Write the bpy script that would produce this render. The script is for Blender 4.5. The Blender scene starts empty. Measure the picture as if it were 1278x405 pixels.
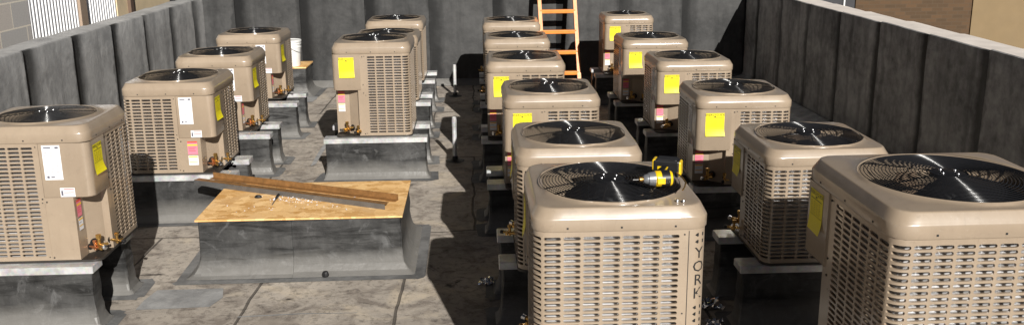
import bpy, math, random
from math import pi, sin, cos, radians
from mathutils import Matrix, Vector
random.seed(7)
scene = bpy.context.scene
COL = scene.collection
ZF = -0.42            # roof deck level (z = 0 is the top of the equipment curbs)

# ------------------------------------------------------------------ camera
cam_d = bpy.data.cameras.new('camera'); cam = bpy.data.objects.new('camera', cam_d); COL.objects.link(cam)
p_, y_, r_ = 0.23801107, 0.03895932, -0.00987263
c, s = cos(y_), sin(y_)
fwd = Vector((s*cos(p_), c*cos(p_), -sin(p_))); rt = Vector((c, -s, 0)); up = rt.cross(fwd)
r2 = cos(r_)*rt + sin(r_)*up; u2 = -sin(r_)*rt + cos(r_)*up
M3 = Matrix((r2, u2, -fwd)).transposed()
cam.matrix_world = Matrix.Translation((0, 0, 2.09294)) @ M3.to_4x4()
cam_d.sensor_width = 36; cam_d.lens = 36*1112.0/1278
cam_d.shift_y = (167.55-202.5)/1278
cam_d.clip_start = 0.05; cam_d.clip_end = 2000
scene.camera = cam
scene.render.resolution_x = 1024; scene.render.resolution_y = 324

# ------------------------------------------------------------------ light
S = Vector((0.231, -0.906, 0.467)).normalized()      # towards the sun
el = math.asin(S.z); az = math.atan2(S.x, S.y)
w = bpy.data.worlds.new('World'); scene.world = w; w.use_nodes = True
nt = w.node_tree; bg = nt.nodes['Background']
sky = nt.nodes.new('ShaderNodeTexSky'); sky.sky_type = 'NISHITA'; sky.sun_disc = False
sky.air_density = 0.14; sky.dust_density = 0.0; sky.sun_elevation = el; sky.sun_rotation = az
hs = nt.nodes.new('ShaderNodeHueSaturation'); hs.inputs['Saturation'].default_value = 0.45
nt.links.new(sky.outputs[0], hs.inputs['Color']); nt.links.new(hs.outputs[0], bg.inputs[0]); bg.inputs[1].default_value = 0.05
sd = bpy.data.lights.new('sun', 'SUN'); so = bpy.data.objects.new('sun', sd); COL.objects.link(so)
sd.energy = 5.0; sd.angle = radians(0.5); sd.color = (1, 0.965, 0.91)
so.rotation_euler = S.to_track_quat('Z', 'Y').to_euler(); so.location = S*30
scene.view_settings.view_transform = 'Standard'; scene.view_settings.look = 'None'
scene.view_settings.exposure = 0.32; scene.view_settings.gamma = 1
scene.view_settings.use_curve_mapping = False

# ------------------------------------------------------------------ materials
def lin(c):
    return tuple(((v/255+0.055)/1.055)**2.4 if v > 10 else v/255/12.92 for v in c)
class NT:
    def __init__(self, name):
        self.m = bpy.data.materials.new(name); self.m.use_nodes = True
        self.t = self.m.node_tree; self.b = self.t.nodes['Principled BSDF']
    def n(self, typ, **kw):
        n = self.t.nodes.new('ShaderNode'+typ)
        for k, v in kw.items():
            if k in n.inputs: n.inputs[k].default_value = v
            else: setattr(n, k, v)
        return n
    def l(self, a, b): self.t.links.new(a, b)
    def noise(self, vec, scale, detail=4, rough=0.55, dist=0.0):
        n = self.n('TexNoise'); n.inputs['Scale'].default_value = scale; n.inputs['Detail'].default_value = detail
        n.inputs['Roughness'].default_value = rough; n.inputs['Distortion'].default_value = dist
        self.l(vec, n.inputs['Vector']); return n.outputs['Fac']
    def ramp(self, fac, stops):
        r = self.n('ValToRGB'); e = r.color_ramp.elements
        while len(e) < len(stops): e.new(0.5)
        for i, (p, c) in enumerate(stops):
            e[i].position = p; e[i].color = (c, c, c, 1) if not isinstance(c, tuple) else (*c[:3], 1)
        self.l(fac, r.inputs[0]); return r.outputs[0]
    def mix(self, fac, a, b, mode='MIX'):
        m = self.n('Mix'); m.data_type = 'RGBA'; m.blend_type = mode
        for i, v in ((0, fac), (6, a), (7, b)):
            if isinstance(v, (int, float)): m.inputs[i].default_value = v
            elif isinstance(v, tuple): m.inputs[i].default_value = (*v[:3], 1)
            else: self.l(v, m.inputs[i])
        return m.outputs[2]
    def math(self, op, a, b=None, clamp=False):
        m = self.n('Math'); m.operation = op; m.use_clamp = clamp
        for i, v in ((0, a), (1, b)):
            if v is None: continue
            if isinstance(v, (int, float)): m.inputs[i].default_value = v
            else: self.l(v, m.inputs[i])
        return m.outputs[0]
    def pos(self):
        g = self.n('NewGeometry'); return g.outputs['Position']
    def mapped(self, vec, sc):
        m = self.n('Mapping'); m.inputs['Scale'].default_value = sc; self.l(vec, m.inputs[0]); return m.outputs[0]
    def bump(self, h, st, dist=0.01):
        b = self.n('Bump'); b.inputs['Strength'].default_value = st; b.inputs['Distance'].default_value = dist
        self.l(h, b.inputs['Height']); self.l(b.outputs[0], self.b.inputs['Normal'])
    def set(self, col=None, rough=None, metal=None, coat=None, spec=None):
        for k, v in (('Base Color', col), ('Roughness', rough), ('Metallic', metal), ('Coat Weight', coat), ('Specular IOR Level', spec)):
            if v is None: continue
            if isinstance(v, tuple): self.b.inputs[k].default_value = (*v[:3], 1)
            elif isinstance(v, (int, float)): self.b.inputs[k].default_value = v
            else: self.l(v, self.b.inputs[k])
        return self.m

def simple(name, col, rough=0.5, metal=0.0, coat=0.0, var=0.12, scale=14, bump=0.0):
    t = NT(name); P = t.pos()
    f = t.noise(P, scale, 5)
    c = t.mix(t.ramp(f, [(0.3, 1-var), (0.7, 1.0)]), (0, 0, 0), tuple(col))
    r = t.math('ADD', t.math('MULTIPLY', t.noise(P, scale*1.7, 3), 0.14), rough-0.07)
    if bump: t.bump(f, bump)
    return t.set(c, r, metal, coat)

def paint_mat():
    t = NT('tan_paint'); P = t.pos()
    d = t.noise(P, 3.5, 6, 0.6); fine = t.noise(P, 60, 3)
    c = t.mix(t.ramp(d, [(0.35, 0.0), (0.7, 1.0)]), (0.325, 0.252, 0.182), (0.375, 0.293, 0.211))
    c = t.mix(t.math('MULTIPLY', t.ramp(fine, [(0.62, 0.0), (0.75, 1.0)]), 0.18), c, (0.5, 0.44, 0.36))
    st = t.noise(t.mapped(P, (14, 14, 1.2)), 1.0, 4)           # rain streaks
    c = t.mix(t.math('MULTIPLY', t.ramp(st, [(0.52, 0.0), (0.72, 1.0)]), 0.22), c, (0.22, 0.17, 0.12))
    oi = t.n('ObjectInfo')
    c = t.mix(t.math('MULTIPLY', oi.outputs['Random'], 0.13), c, (0.20, 0.16, 0.12))
    dirt = t.ramp(t.noise(P, 24, 6, 0.75, 0.6), [(0.56, 0.0), (0.70, 1.0)])
    c = t.mix(t.math('MULTIPLY', dirt, 0.22), c, (0.13, 0.10, 0.075))
    t.bump(t.math('ADD', t.noise(P, 2.6, 2), t.math('MULTIPLY', t.noise(P, 9, 3), 0.12)), 0.4, 0.02)
    t.b.inputs['Coat Roughness'].default_value = 0.16
    return t.set(c, t.math('ADD', t.math('MULTIPLY', d, 0.14), 0.27), 0.0, 0.9, 0.5)
TAN = paint_mat()

def membrane(name, lo, hi, rough=0.42, axis=None, streak=0.0, metal=0.0, spec=0.12, white=0.0, period=1.0, phase=0.0, horiz=False, bw=0.3, wavy=0.0):
    """torch-on membrane: cloudy greys, bitumen bleeding from the laps, pale scuffs"""
    t = NT(name); P = t.pos()
    a = t.noise(P, 1.7, 6, 0.62, 0.4); b = t.noise(P, 11, 5, 0.6)
    f = t.math('ADD', t.math('MULTIPLY', a, 0.65), t.math('MULTIPLY', b, 0.35))
    c = t.mix(t.ramp(f, [(0.34, 0.0), (0.66, 1.0)]), (lo,)*3, (hi, hi*0.99, hi*0.97))
    c = t.mix(t.math('MULTIPLY', t.ramp(t.noise(P, 90, 3, 0.7), [(0.66, 0.0), (0.72, 1.0)]), 0.35), c, (min(1, hi*2.4),)*3)
    if horiz:
        hv = t.noise(t.mapped(P, (2.2, 2.2, 17.0)), 1.0, 6, 0.65, 0.8)
        c = t.mix(t.math('MULTIPLY', t.ramp(hv, [(0.46, 0.0), (0.64, 1.0)]), 0.75), c, (lo*0.3,)*3)
        c = t.mix(t.math('MULTIPLY', t.ramp(t.noise(P, 6.0, 6, 0.7, 1.0), [(0.56, 0.0), (0.68, 1.0)]), 0.5), c, (hi*1.9,)*3)
    v = t.noise(t.mapped(P, (5.0, 5.0, 0.55)), 1.0, 5, 0.6)
    c = t.mix(t.math('MULTIPLY', t.ramp(v, [(0.50, 0.0), (0.66, 1.0)]), 0.45), c, (lo*0.6,)*3)
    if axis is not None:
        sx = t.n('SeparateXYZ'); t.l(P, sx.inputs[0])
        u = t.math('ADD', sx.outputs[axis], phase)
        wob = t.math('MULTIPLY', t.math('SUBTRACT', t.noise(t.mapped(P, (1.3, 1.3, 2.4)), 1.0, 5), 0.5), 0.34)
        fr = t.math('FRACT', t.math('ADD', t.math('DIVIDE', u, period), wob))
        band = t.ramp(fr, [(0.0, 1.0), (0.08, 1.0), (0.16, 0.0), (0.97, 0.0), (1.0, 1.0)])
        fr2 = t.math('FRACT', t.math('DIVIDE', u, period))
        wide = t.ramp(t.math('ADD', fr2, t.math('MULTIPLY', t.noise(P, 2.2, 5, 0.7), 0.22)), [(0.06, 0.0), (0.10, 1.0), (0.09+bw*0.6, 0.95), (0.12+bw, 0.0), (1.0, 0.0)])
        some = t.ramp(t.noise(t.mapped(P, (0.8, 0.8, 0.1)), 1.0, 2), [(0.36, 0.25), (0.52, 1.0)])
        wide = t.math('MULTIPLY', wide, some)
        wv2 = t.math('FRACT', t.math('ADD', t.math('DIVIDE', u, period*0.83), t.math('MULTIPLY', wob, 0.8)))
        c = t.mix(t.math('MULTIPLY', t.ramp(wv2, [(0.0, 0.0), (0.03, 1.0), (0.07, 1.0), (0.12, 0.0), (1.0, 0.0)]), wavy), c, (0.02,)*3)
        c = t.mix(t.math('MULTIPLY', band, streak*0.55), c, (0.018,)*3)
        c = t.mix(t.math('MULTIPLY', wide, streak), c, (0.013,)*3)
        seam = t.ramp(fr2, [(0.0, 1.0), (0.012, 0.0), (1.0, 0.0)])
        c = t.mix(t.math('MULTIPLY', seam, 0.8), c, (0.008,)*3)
    if white:
        sx2 = t.n('SeparateXYZ'); t.l(P, sx2.inputs[0])
        h = t.ramp(t.math('ADD', t.math('MULTIPLY', t.math('SUBTRACT', sx2.outputs[2], ZF), 4.0), t.math('MULTIPLY', t.math('SUBTRACT', a, 0.5), 1.0)), [(0.0, 1.0), (0.35, 0.75), (0.75, 0.0)])
        c = t.mix(t.math('MULTIPLY', h, white), c, (0.36, 0.345, 0.32))
    t.bump(t.math('ADD', a, t.math('MULTIPLY', b, 0.3)), 0.5, 0.03)
    return t.set(c, t.math('ADD', t.math('MULTIPLY', b, 0.2), rough-0.1), metal, 0.0, spec)

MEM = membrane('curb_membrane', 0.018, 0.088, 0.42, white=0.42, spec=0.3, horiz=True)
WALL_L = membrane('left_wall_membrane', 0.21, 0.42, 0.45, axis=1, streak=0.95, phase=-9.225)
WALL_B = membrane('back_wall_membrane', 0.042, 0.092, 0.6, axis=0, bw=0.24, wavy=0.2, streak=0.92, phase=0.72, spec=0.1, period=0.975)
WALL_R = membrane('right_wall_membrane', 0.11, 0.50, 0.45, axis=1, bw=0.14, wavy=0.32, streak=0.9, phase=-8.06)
COPING = membrane('coping_membrane', 0.26, 0.50, 0.5)
COPING_R = simple('pale_coping', (0.90, 0.82, 0.75), 0.6, var=0.22, scale=5)
PATCH = membrane('apron_patch', 0.10, 0.24, 0.5)
PATCH2 = membrane('repair_patch', 0.22, 0.42, 0.5)

def floor_mat():
    t = NT('weathered_roof_membrane'); P = t.pos()
    a = t.noise(P, 1.1, 7, 0.62, 0.5); b = t.noise(P, 5.5, 7, 0.65, 0.6); g = t.noise(P, 120, 3)
    c = t.mix(t.ramp(a, [(0.32, 0.0), (0.66, 1.0)]), (0.33, 0.292, 0.252), (0.53, 0.47, 0.40))
    c = t.mix(t.math('MULTIPLY', t.ramp(b, [(0.46, 0.0), (0.62, 1.0)]), 0.55), c, (0.095, 0.074, 0.064))
    c = t.mix(t.math('MULTIPLY', t.ramp(t.noise(P, 3.1, 6, 0.7, 1.2), [(0.60, 0.0), (0.70, 1.0)]), 0.9), c, (0.035, 0.031, 0.029))
    c = t.mix(t.math('MULTIPLY', t.ramp(t.noise(P, 2.3, 5, 0.6, 0.8), [(0.55, 0.0), (0.70, 1.0)]), 0.75), c, (0.60, 0.51, 0.39))
    c = t.mix(t.math('MULTIPLY', t.ramp(g, [(0.60, 0.0), (0.72, 1.0)]), 0.4), c, (0.5, 0.46, 0.42))
    c = t.mix(t.math('MULTIPLY', t.ramp(t.noise(P, 22, 6, 0.75), [(0.52, 0.0), (0.62, 1.0)]), 0.45), c, (0.05, 0.045, 0.04))
    scr = t.noise(t.mapped(P, (4, 26, 1)), 1.0, 6, 0.7, 1.4)
    c = t.mix(t.math('MULTIPLY', t.ramp(scr, [(0.62, 0.0), (0.68, 1.0)]), 0.45), c, (0.46, 0.42, 0.38))
    sp = t.n('TexVoronoi'); sp.inputs['Scale'].default_value = 28; t.l(P, sp.inputs['Vector'])
    c = t.mix(t.math('MULTIPLY', t.ramp(sp.outputs['Distance'], [(0.0, 1.0), (0.10, 0.0)]), 0.7), c, (0.62, 0.58, 0.53))
    pud = t.noise(P, 0.8, 3, 0.5, 0.3)
    c = t.mix(t.ramp(pud, [(0.50, 0.0), (0.53, 0.4), (0.56, 0.0)]), c, (0.50, 0.44, 0.37))
    br = t.n('TexBrick')
    wob = t.n('VectorMath'); wob.operation = 'ADD'
    nn = t.n('TexNoise'); nn.inputs['Scale'].default_value = 1.6; t.l(P, nn.inputs['Vector'])
    sc = t.n('VectorMath'); sc.operation = 'SCALE'; sc.inputs[3].default_value = 0.10
    t.l(nn.outputs['Color'], sc.inputs[0]); t.l(P, wob.inputs[0]); t.l(sc.outputs[0], wob.inputs[1])
    t.l(wob.outputs[0], br.inputs['Vector'])
    br.inputs['Scale'].default_value = 1.0; br.inputs['Brick Width'].default_value = 1.02; br.inputs['Row Height'].default_value = 2.35
    br.inputs['Mortar Size'].default_value = 0.012; br.inputs['Mortar Smooth'].default_value = 0.4
    c = t.mix(t.math('MULTIPLY', br.outputs['Fac'], 0.75), c, (0.05, 0.045, 0.04))
    t.bump(t.math('ADD', t.math('MULTIPLY', b, 0.7), t.math('SUBTRACT', t.math('MULTIPLY', g, 0.25), br.outputs['Fac'])), 0.7, 0.012)
    return t.set(c, t.math('ADD', t.math('MULTIPLY', b, 0.3), 0.45), 0.0, 0.0, 0.15)
FLOOR = floor_mat()

def galv_mat():
    t = NT('galvanised_steel'); P = t.pos()
    v = t.n('TexVoronoi'); v.inputs['Scale'].default_value = 45; t.l(P, v.inputs['Vector'])
    a = t.noise(P, 9, 5)
    c = t.mix(t.ramp(a, [(0.3, 0.0), (0.7, 1.0)]), (0.42, 0.42, 0.425), (0.80, 0.80, 0.79))
    c = t.mix(0.15, c, v.outputs['Color'], 'SOFT_LIGHT')
    t.bump(a, 0.25, 0.01)
    return t.set(c, t.math('ADD', t.math('MULTIPLY', a, 0.2), 0.34), 0.45)
GALV = galv_mat()
def fins_mat():
    t = NT('aluminium_coil_fins'); P = t.pos()
    wv = t.n('TexWave'); wv.inputs['Scale'].default_value = 18; wv.bands_direction = 'Z'; t.l(P, wv.inputs['Vector'])
    n = t.noise(P, 7, 5)
    c = t.mix(wv.outputs['Fac'], (0.26, 0.26, 0.26), (0.80, 0.80, 0.82))
    c = t.mix(t.math('MULTIPLY', t.ramp(n, [(0.45, 0.0), (0.7, 1.0)]), 0.5), c, (0.22, 0.2, 0.19))
    return t.set(c, 0.38, 0.5)
FINS = fins_mat()
COILIN = simple('inner_coil', (0.30, 0.21, 0.14), 0.5, 0.2, scale=30, var=0.5)
def osb_mat(name='osb_board'):
    t = NT(name); P = t.pos()
    v = t.n('TexVoronoi'); v.inputs['Scale'].default_value = 17; v.inputs['Randomness'].default_value = 1
    nz_ = t.n('TexNoise'); nz_.inputs['Scale'].default_value = 30; t.l(P, nz_.inputs['Vector'])
    va = t.n('VectorMath'); va.operation = 'SCALE'; va.inputs[3].default_value = 0.05; t.l(nz_.outputs['Color'], va.inputs[0])
    vb = t.n('VectorMath'); vb.operation = 'ADD'; t.l(P, vb.inputs[0]); t.l(va.outputs[0], vb.inputs[1])
    t.l(t.mapped(vb.outputs[0], (0.8, 1.25, 1)), v.inputs['Vector'])
    sx = t.n('SeparateColor'); t.l(v.outputs['Color'], sx.inputs[0])
    c = t.mix(sx.outputs[0], (0.62, 0.33, 0.10), (0.95, 0.62, 0.28))
    c = t.mix(t.math('MULTIPLY', t.ramp(t.noise(P, 38, 5, 0.7, 1), [(0.58, 0.0), (0.68, 1.0)]), 0.6), c, (0.36, 0.16, 0.04))
    c = t.mix(t.math('MULTIPLY', t.ramp(t.noise(P, 2.4, 4, 0.7, 0.5), [(0.5, 0.0), (0.75, 1.0)]), 0.35), c, (0.85, 0.66, 0.42))
    t.bump(sx.outputs[1], 0.3, 0.003)
    return t.set(c, 0.65)
OSB = osb_mat()
WIRE = simple('black_wire', (0.012, 0.012, 0.013), 0.16, var=0.1); WIRE.node_tree.nodes['Principled BSDF'].inputs['Specular IOR Level'].default_value = 0.32
BLACK = simple('black_plastic', (0.014, 0.014, 0.015), 0.42, var=0.3)
DARKPAN = simple('dark_base_pan', (0.03, 0.026, 0.022), 0.5, var=0.3)
FANM = simple('black_fan_blade', (0.010, 0.010, 0.011), 0.45, var=0.2); FANM.node_tree.nodes['Principled BSDF'].inputs['Specular IOR Level'].default_value = 0.2
CHROME = simple('bright_metal', (0.75, 0.75, 0.76), 0.2, 1.0)
BRASS = simple('brass', (0.70, 0.42, 0.13), 0.28, 0.9, scale=40, var=0.3)
COPPER = simple('copper', (0.75, 0.33, 0.16), 0.3, 0.9, scale=40, var=0.3)
RUST = simple('rusty_steel', (0.33, 0.165, 0.055), 0.6, 0.25, scale=18, var=0.45, bump=0.2)
STEEL = simple('grey_mill_steel', (0.20, 0.195, 0.19), 0.45, 0.5, scale=12, var=0.3)
WHITE = simple('white_plastic', (0.80, 0.80, 0.78), 0.4, scale=9, var=0.12)
ORANGE = simple('orange_fibreglass', (0.84, 0.28, 0.045), 0.42, scale=14, var=0.25)
PAPER_Y = simple('yellow_paper', (0.90, 0.78, 0.01), 0.5, var=0.08)
PAPER_W = simple('white_paper', (0.82, 0.82, 0.84), 0.5, var=0.06)
PAPER_P = simple('pink_paper', (0.85, 0.22, 0.30), 0.5, var=0.06)
PAPER_O = simple('orange_paper', (0.95, 0.55, 0.05), 0.5, var=0.06)
INK = simple('black_ink', (0.02, 0.02, 0.02), 0.5, var=0.1)
INKG = simple('grey_ink', (0.13, 0.13, 0.16), 0.5, var=0.1)
INKR = simple('red_ink', (0.75, 0.07, 0.04), 0.5, var=0.1)
INKO = simple('olive_ink', (0.42, 0.33, 0.01), 0.5, var=0.1)
TOOLY = simple('tool_yellow', (0.85, 0.55, 0.01), 0.32, coat=0.3, scale=30)
GREYN = simple('grey_zinc_nose', (0.32, 0.33, 0.35), 0.33, 0.6, scale=30)

# ------------------------------------------------------------------ mesh builder
class MB:
    def __init__(self): self.v = []; self.f = []; self.m = []; self.mi = 0
    def add(self, vs, fs, mat=None):
        o = len(self.v); self.v += [tuple(p) for p in vs]
        for f in fs: self.f.append([i+o for i in f]); self.m.append(self.mi if mat is None else mat)
    def box(self, x0, x1, y0, y1, z0, z1, M=None):
        vs = [(x, y, z) for x in (x0, x1) for y in (y0, y1) for z in (z0, z1)]
        if M: vs = [M @ Vector(p) for p in vs]
        self.add(vs, [(0, 1, 3, 2), (4, 6, 7, 5), (0, 4, 5, 1), (2, 3, 7, 6), (0, 2, 6, 4), (1, 5, 7, 3)])
    def loops(self, L, closed=True, cap0=False, cap1=False):
        n = len(L[0]); vs = [p for l in L for p in l]; fs = []
        for a in range(len(L)-1):
            for i in range(n if closed else n-1):
                j = (i+1) % n
                fs.append((a*n+i, a*n+j, (a+1)*n+j, (a+1)*n+i))
        if cap0: fs.append(tuple(range(n))[::-1])
        if cap1: fs.append(tuple(range((len(L)-1)*n, len(L)*n)))
        self.add(vs, fs)
    def lathe(self, prof, n=20, M=None, cap=True):
        L = []
        for r, z in prof:
            l = [Vector((r*cos(2*pi*i/n), r*sin(2*pi*i/n), z)) for i in range(n)]
            if M: l = [M @ p for p in l]
            L.append(l)
        self.loops(L, True, cap, cap)
    def tube(self, pts, r, n=8, closed=False):
        pts = [Vector(p) for p in pts]; L = []; N = len(pts); up = None
        for i in range(N):
            a = pts[(i-1) % N] if (closed or i > 0) else pts[i]
            b = pts[(i+1) % N] if (closed or i < N-1) else pts[i]
            t = (b-a).normalized()
            if up is None: up = Vector((0, 0, 1)) if abs(t.z) < 0.9 else Vector((1, 0, 0))
            x = t.cross(up).normalized(); y = x.cross(t)
            rr = r[i] if isinstance(r, (list, tuple)) else r
            L.append([pts[i]+rr*(cos(2*pi*k/n)*x+sin(2*pi*k/n)*y) for k in range(n)])
            up = y if abs(t.z) >= 0.9 or abs(y.dot(t)) < 0.99 else up
        if closed: L.append(L[0]); self.loops(L)
        else: self.loops(L, True, True, True)
    def mesh(self, name, mats, smooth=None):
        me = bpy.data.meshes.new(name); me.from_pydata(self.v, [], self.f)
        for m in (mats if isinstance(mats, (list, tuple)) else [mats]): me.materials.append(m)
        me.polygons.foreach_set('material_index', self.m)
        if smooth:
            me.polygons.foreach_set('use_smooth', [True]*len(self.f)); me.update()
            me.set_sharp_from_angle(angle=radians(smooth))
        me.update(); return me
    def build(self, name, mats, parent=None, smooth=None, loc=None, bevel=0):
        o = bpy.data.objects.new(name, self.mesh(name, mats, smooth)); COL.objects.link(o)
        if parent: o.parent = parent
        if loc: o.location = loc
        if bevel:
            b = o.modifiers.new('bevel', 'BEVEL'); b.width = bevel; b.segments = 2; b.limit_method = 'ANGLE'
        return o
def tag(o, label=None, cat=None, group=None, kind=None):
    if label and not kind: kind = 'thing'
    for k, v in (('label', label), ('category', cat), ('group', group), ('kind', kind)):
        if v: o[k] = v
    return o
def empty(name, loc, rz=0):
    o = bpy.data.objects.new(name, None); COL.objects.link(o); o.location = loc; o.rotation_euler = (0, 0, rz); o.empty_display_size = 0.1
    return o
def copy_tree(o, parent=None):
    cpy = o.copy(); COL.objects.link(cpy)
    if parent: cpy.parent = parent
    for ch in list(KIDS.get(o.name, [])):
        k = copy_tree(ch, cpy)
    return cpy
KIDS = {}
def index_tree(o):
    KIDS[o.name] = [x for x in COL.objects if x.parent is o]
    for x in KIDS[o.name]: index_tree(x)

def text_geo(txt, size):
    cu = bpy.data.curves.new('t', 'FONT'); cu.body = txt; cu.size = size; cu.align_x = 'CENTER'; cu.resolution_u = 2
    ob = bpy.data.objects.new('t', cu); COL.objects.link(ob)
    bpy.context.view_layer.update()
    me = ob.evaluated_get(bpy.context.evaluated_depsgraph_get()).to_mesh()
    vs = [(v.co.x, v.co.y) for v in me.vertices]; fs = [tuple(p.vertices) for p in me.polygons]
    bpy.data.objects.remove(ob); bpy.data.curves.remove(cu)
    return vs, fs

# ------------------------------------------------------------------ condensing unit
def make_path(h, R):
    """plan path of the louvred wrap: from the front seam, round three sides, to the side seam"""
    segs = []; seam = 0.30
    def line(a, b): segs.append(('l', Vector(a), Vector(b), (Vector(b)-Vector(a)).length))
    def arc(cx, cy, a0): segs.append(('a', (cx, cy), a0, R*pi/2))
    line((h-seam, -h), (-h+R, -h)); arc(-h+R, -h+R, -pi/2)
    line((-h, -h+R), (-h, h-R)); arc(-h+R, h-R, pi)
    line((-h+R, h), (h-R, h)); arc(h-R, h-R, pi/2)
    line((h, h-R), (h, -h+seam))
    tot = sum(q[3] for q in segs); starts = []; acc = 0
    for q in segs: starts.append(acc); acc += q[3]
    def f(s, off=0.0):
        s = min(max(s, 0), tot)
        for k, q in enumerate(segs):
            if s <= starts[k]+q[3]+1e-9 or k == len(segs)-1:
                u = s-starts[k]
                if q[0] == 'l':
                    d = (q[2]-q[1]).normalized(); p = q[1]+d*u; n = Vector((d.y, -d.x))   # outward (path runs clockwise)
                    n = -n if n.dot(p) < 0 else n
                    return p.x+n.x*off, p.y+n.y*off
                a = q[2]-u/R
                return q[1][0]+(R+off)*cos(a), q[1][1]+(R+off)*sin(a)
    return f, starts, tot

def build_unit(h, H, rf, name='condenser_unit'):
    """h half width, H height, rf fan opening radius. Front (-Y) has the access panel at +X; the control box wraps the (+X,-Y) corner"""
    R = 0.062; CH = 0.118; zb = H-CH
    root = empty(name, (0, 0, 0))
    path, st, tot = make_path(h, R)
    # ---- louvre wrap with pierced slots
    m = MB()
    Z0, Z1 = 0.035, zb-0.022
    nz = round((Z1-Z0)/0.0262); pz = (Z1-Z0)/nz
    def strip(s0, s1, z0, z1, off=0.0, step=0.02):
        n = max(1, int((s1-s0)/step)); sv = [s0+(s1-s0)*i/n for i in range(n+1)]
        m.add([(*path(q, off), z) for z in (z0, z1) for q in sv], [(i, i+1, n+2+i, n+1+i) for i in range(n)])
    def cell(s0, s1, z0, z1):
        cs, cz = (s0+s1)/2, (z0+z1)/2; hw = (s1-s0)/2; hh = (z1-z0)/2
        a, b = hw*0.875, hh*0.62; r = b
        K = 5
        xs = [-a+r+(2*a-2*r)*i/K for i in range(K+1)]
        inner = [(x, b) for x in xs]+[(a-r*0.29, b*0.71), (a, 0), (a-r*0.29, -b*0.71)]+[(x, -b) for x in xs[::-1]]+[(-a+r*0.29, -b*0.71), (-a, 0), (-a+r*0.29, b*0.71)]
        outer = [(-hw+2*hw*i/K, hh) for i in range(K+1)]+[(hw, hh*0.5), (hw, 0), (hw, -hh*0.5)]+[(hw-2*hw*i/K, -hh) for i in range(K+1)]+[(-hw, -hh*0.5), (-hw, 0), (-hw, hh*0.5)]
        n = len(inner)
        vs = [(*path(cs+x), cz+z) for x, z in outer]+[(*path(cs+x), cz+z) for x, z in inner]
        vs += [(*path(cs+x, -0.012), cz+z-(0.004 if z > 0 else 0.0)) for x, z in inner]
        fs = [(i, (i+1) % n, n+(i+1) % n, n+i) for i in range(n)]+[(n+i, n+(i+1) % n, 2*n+(i+1) % n, 2*n+i) for i in range(n)]
        m.add(vs, fs)
    def louvres(s0, s1):
        n = round((s1-s0)/0.082); w_ = (s1-s0)/n
        for i in range(n):
            for k in range(nz): cell(s0+i*w_, s0+(i+1)*w_, Z0+k*pz, Z0+(k+1)*pz)
    a0 = 0.03; a1 = st[3]-0.05; b0 = st[4]+0.055; b1 = tot-0.03
    louvres(a0, a1); louvres(b0, b1)
    strip(0, a0, 0, zb); strip(b1, tot, 0, zb)
    for q0, q1 in ((a0, a1), (b0, b1)): strip(q0, q1, 0, Z0); strip(q0, q1, Z1, zb)
    # corner post with stamped letters
    strip(a1, b0, 0, zb, 0.0, 0.008)
    # post seam
    lm = m; m.mi = 1; cs = (st[3]+st[4])/2+0.019
    zt_ = zb-0.09
    def slot(zc):
        pts = [(-0.022, -0.008), (0.012, -0.008), (0.022, 0.0), (0.012, 0.008), (-0.022, 0.008)]
        lm.add([(*path(cs+x, 0.0015), zc+z) for x, z in pts], [(0, 1, 2, 3, 4)])
    for k in range(2): slot(zb-0.03-k*0.032)
    zc = zb-0.14
    for ch in 'YORK':
        vs, fs = text_geo(ch, 0.074)
        lm.add([(*path(cs-x, 0.0015), zc+y) for x, y in vs], fs); zc -= 0.064
    zc += 0.02
    while zc > 0.06:
        slot(zc); zc -= 0.032
    pm = m
    for q in (st[4]+0.018,):
        pm.add([(*path(q+d, 0.0012), z) for d, z in ((0, 0.01), (0.003, 0.01), (0.003, zb-0.01), (0, zb-0.01))], [(0, 1, 2, 3)])
    for q in (a0*0.4, tot-a0*0.4, st[4]+0.035):
        for z in (0.03, zb*0.5, zb-0.03):
            x, y = path(q, 0.001); xx, yy = path(q+0.007, 0.001)
            pm.add([(x, y, z), (xx, yy, z), (xx, yy, z+0.007), (x, y, z+0.007)], [(0, 1, 2, 3)])
    m.build('louver_panel', [TAN, INK], root, 30)
    # ---- coil behind the louvres (both faces)
    m = MB(); n = 60
    for off in (-0.052,):
        sv = [0.02+(tot-0.04)*i/n for i in range(n+1)]
        m.add([(*path(q, off), z) for z in (0.012, zb+0.03) for q in sv], [(i, i+1, n+2+i, n+1+i) for i in range(n)])
    m.mi = 1
    m.add([(*path(q, -0.078), z) for z in (0.012, zb+0.03) for q in sv], [(i, i+1, n+2+i, n+1+i) for i in range(n)])
    m.build('coil', [FINS, COILIN], root, 40)
    # ---- access panel, notch panels
    m = MB(); BX = max(0.12, zb-0.35)       # underside of the control box
    def wall(pts, z0, z1):
        m.add([(*q, z) for z in (z0, z1) for q in pts], [(i, i+1, len(pts)+i+1, len(pts)+i) for i in range(len(pts)-1)])
    x_n = h-0.125
    wall([(h-0.30, -h+0.001), (x_n, -h+0.001)], 0, BX)
    wall([(x_n, -h+0.001), (x_n+0.004, -h+0.13), (h-0.045, -h+0.235), (h-0.001, -h+0.235), (h-0.001, -h+0.30)], 0, zb-0.004)
    m.box(h-0.305, h-0.30, -h-0.001, -h+0.02, 0.0, zb)
    wall([(h-0.302, -h+0.012), (x_n, -h+0.012)], BX-0.01, zb)
    ap = m.build('access_panel', TAN, root, 25)
    for x, z in ((h-0.288, 0.03), (h-0.288, BX-0.03), (h-0.288, BX+0.02), (h-0.288, zb-0.03), (h-0.312, BX-0.01)):
        sc = MB(); sc.box(x-0.004, x+0.004, -h-0.004, -h, z-0.004, z+0.004); sc.build('panel_screw', INK, ap)
    for y, z in ((-h+0.288, 0.03), (-h+0.288, BX-0.03), (-h+0.288, BX+0.05), (-h+0.288, zb-0.03)):
        sc = MB(); sc.box(h, h+0.004, y-0.004, y+0.004, z-0.004, z+0.004); sc.build('panel_screw', INK, ap)
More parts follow.
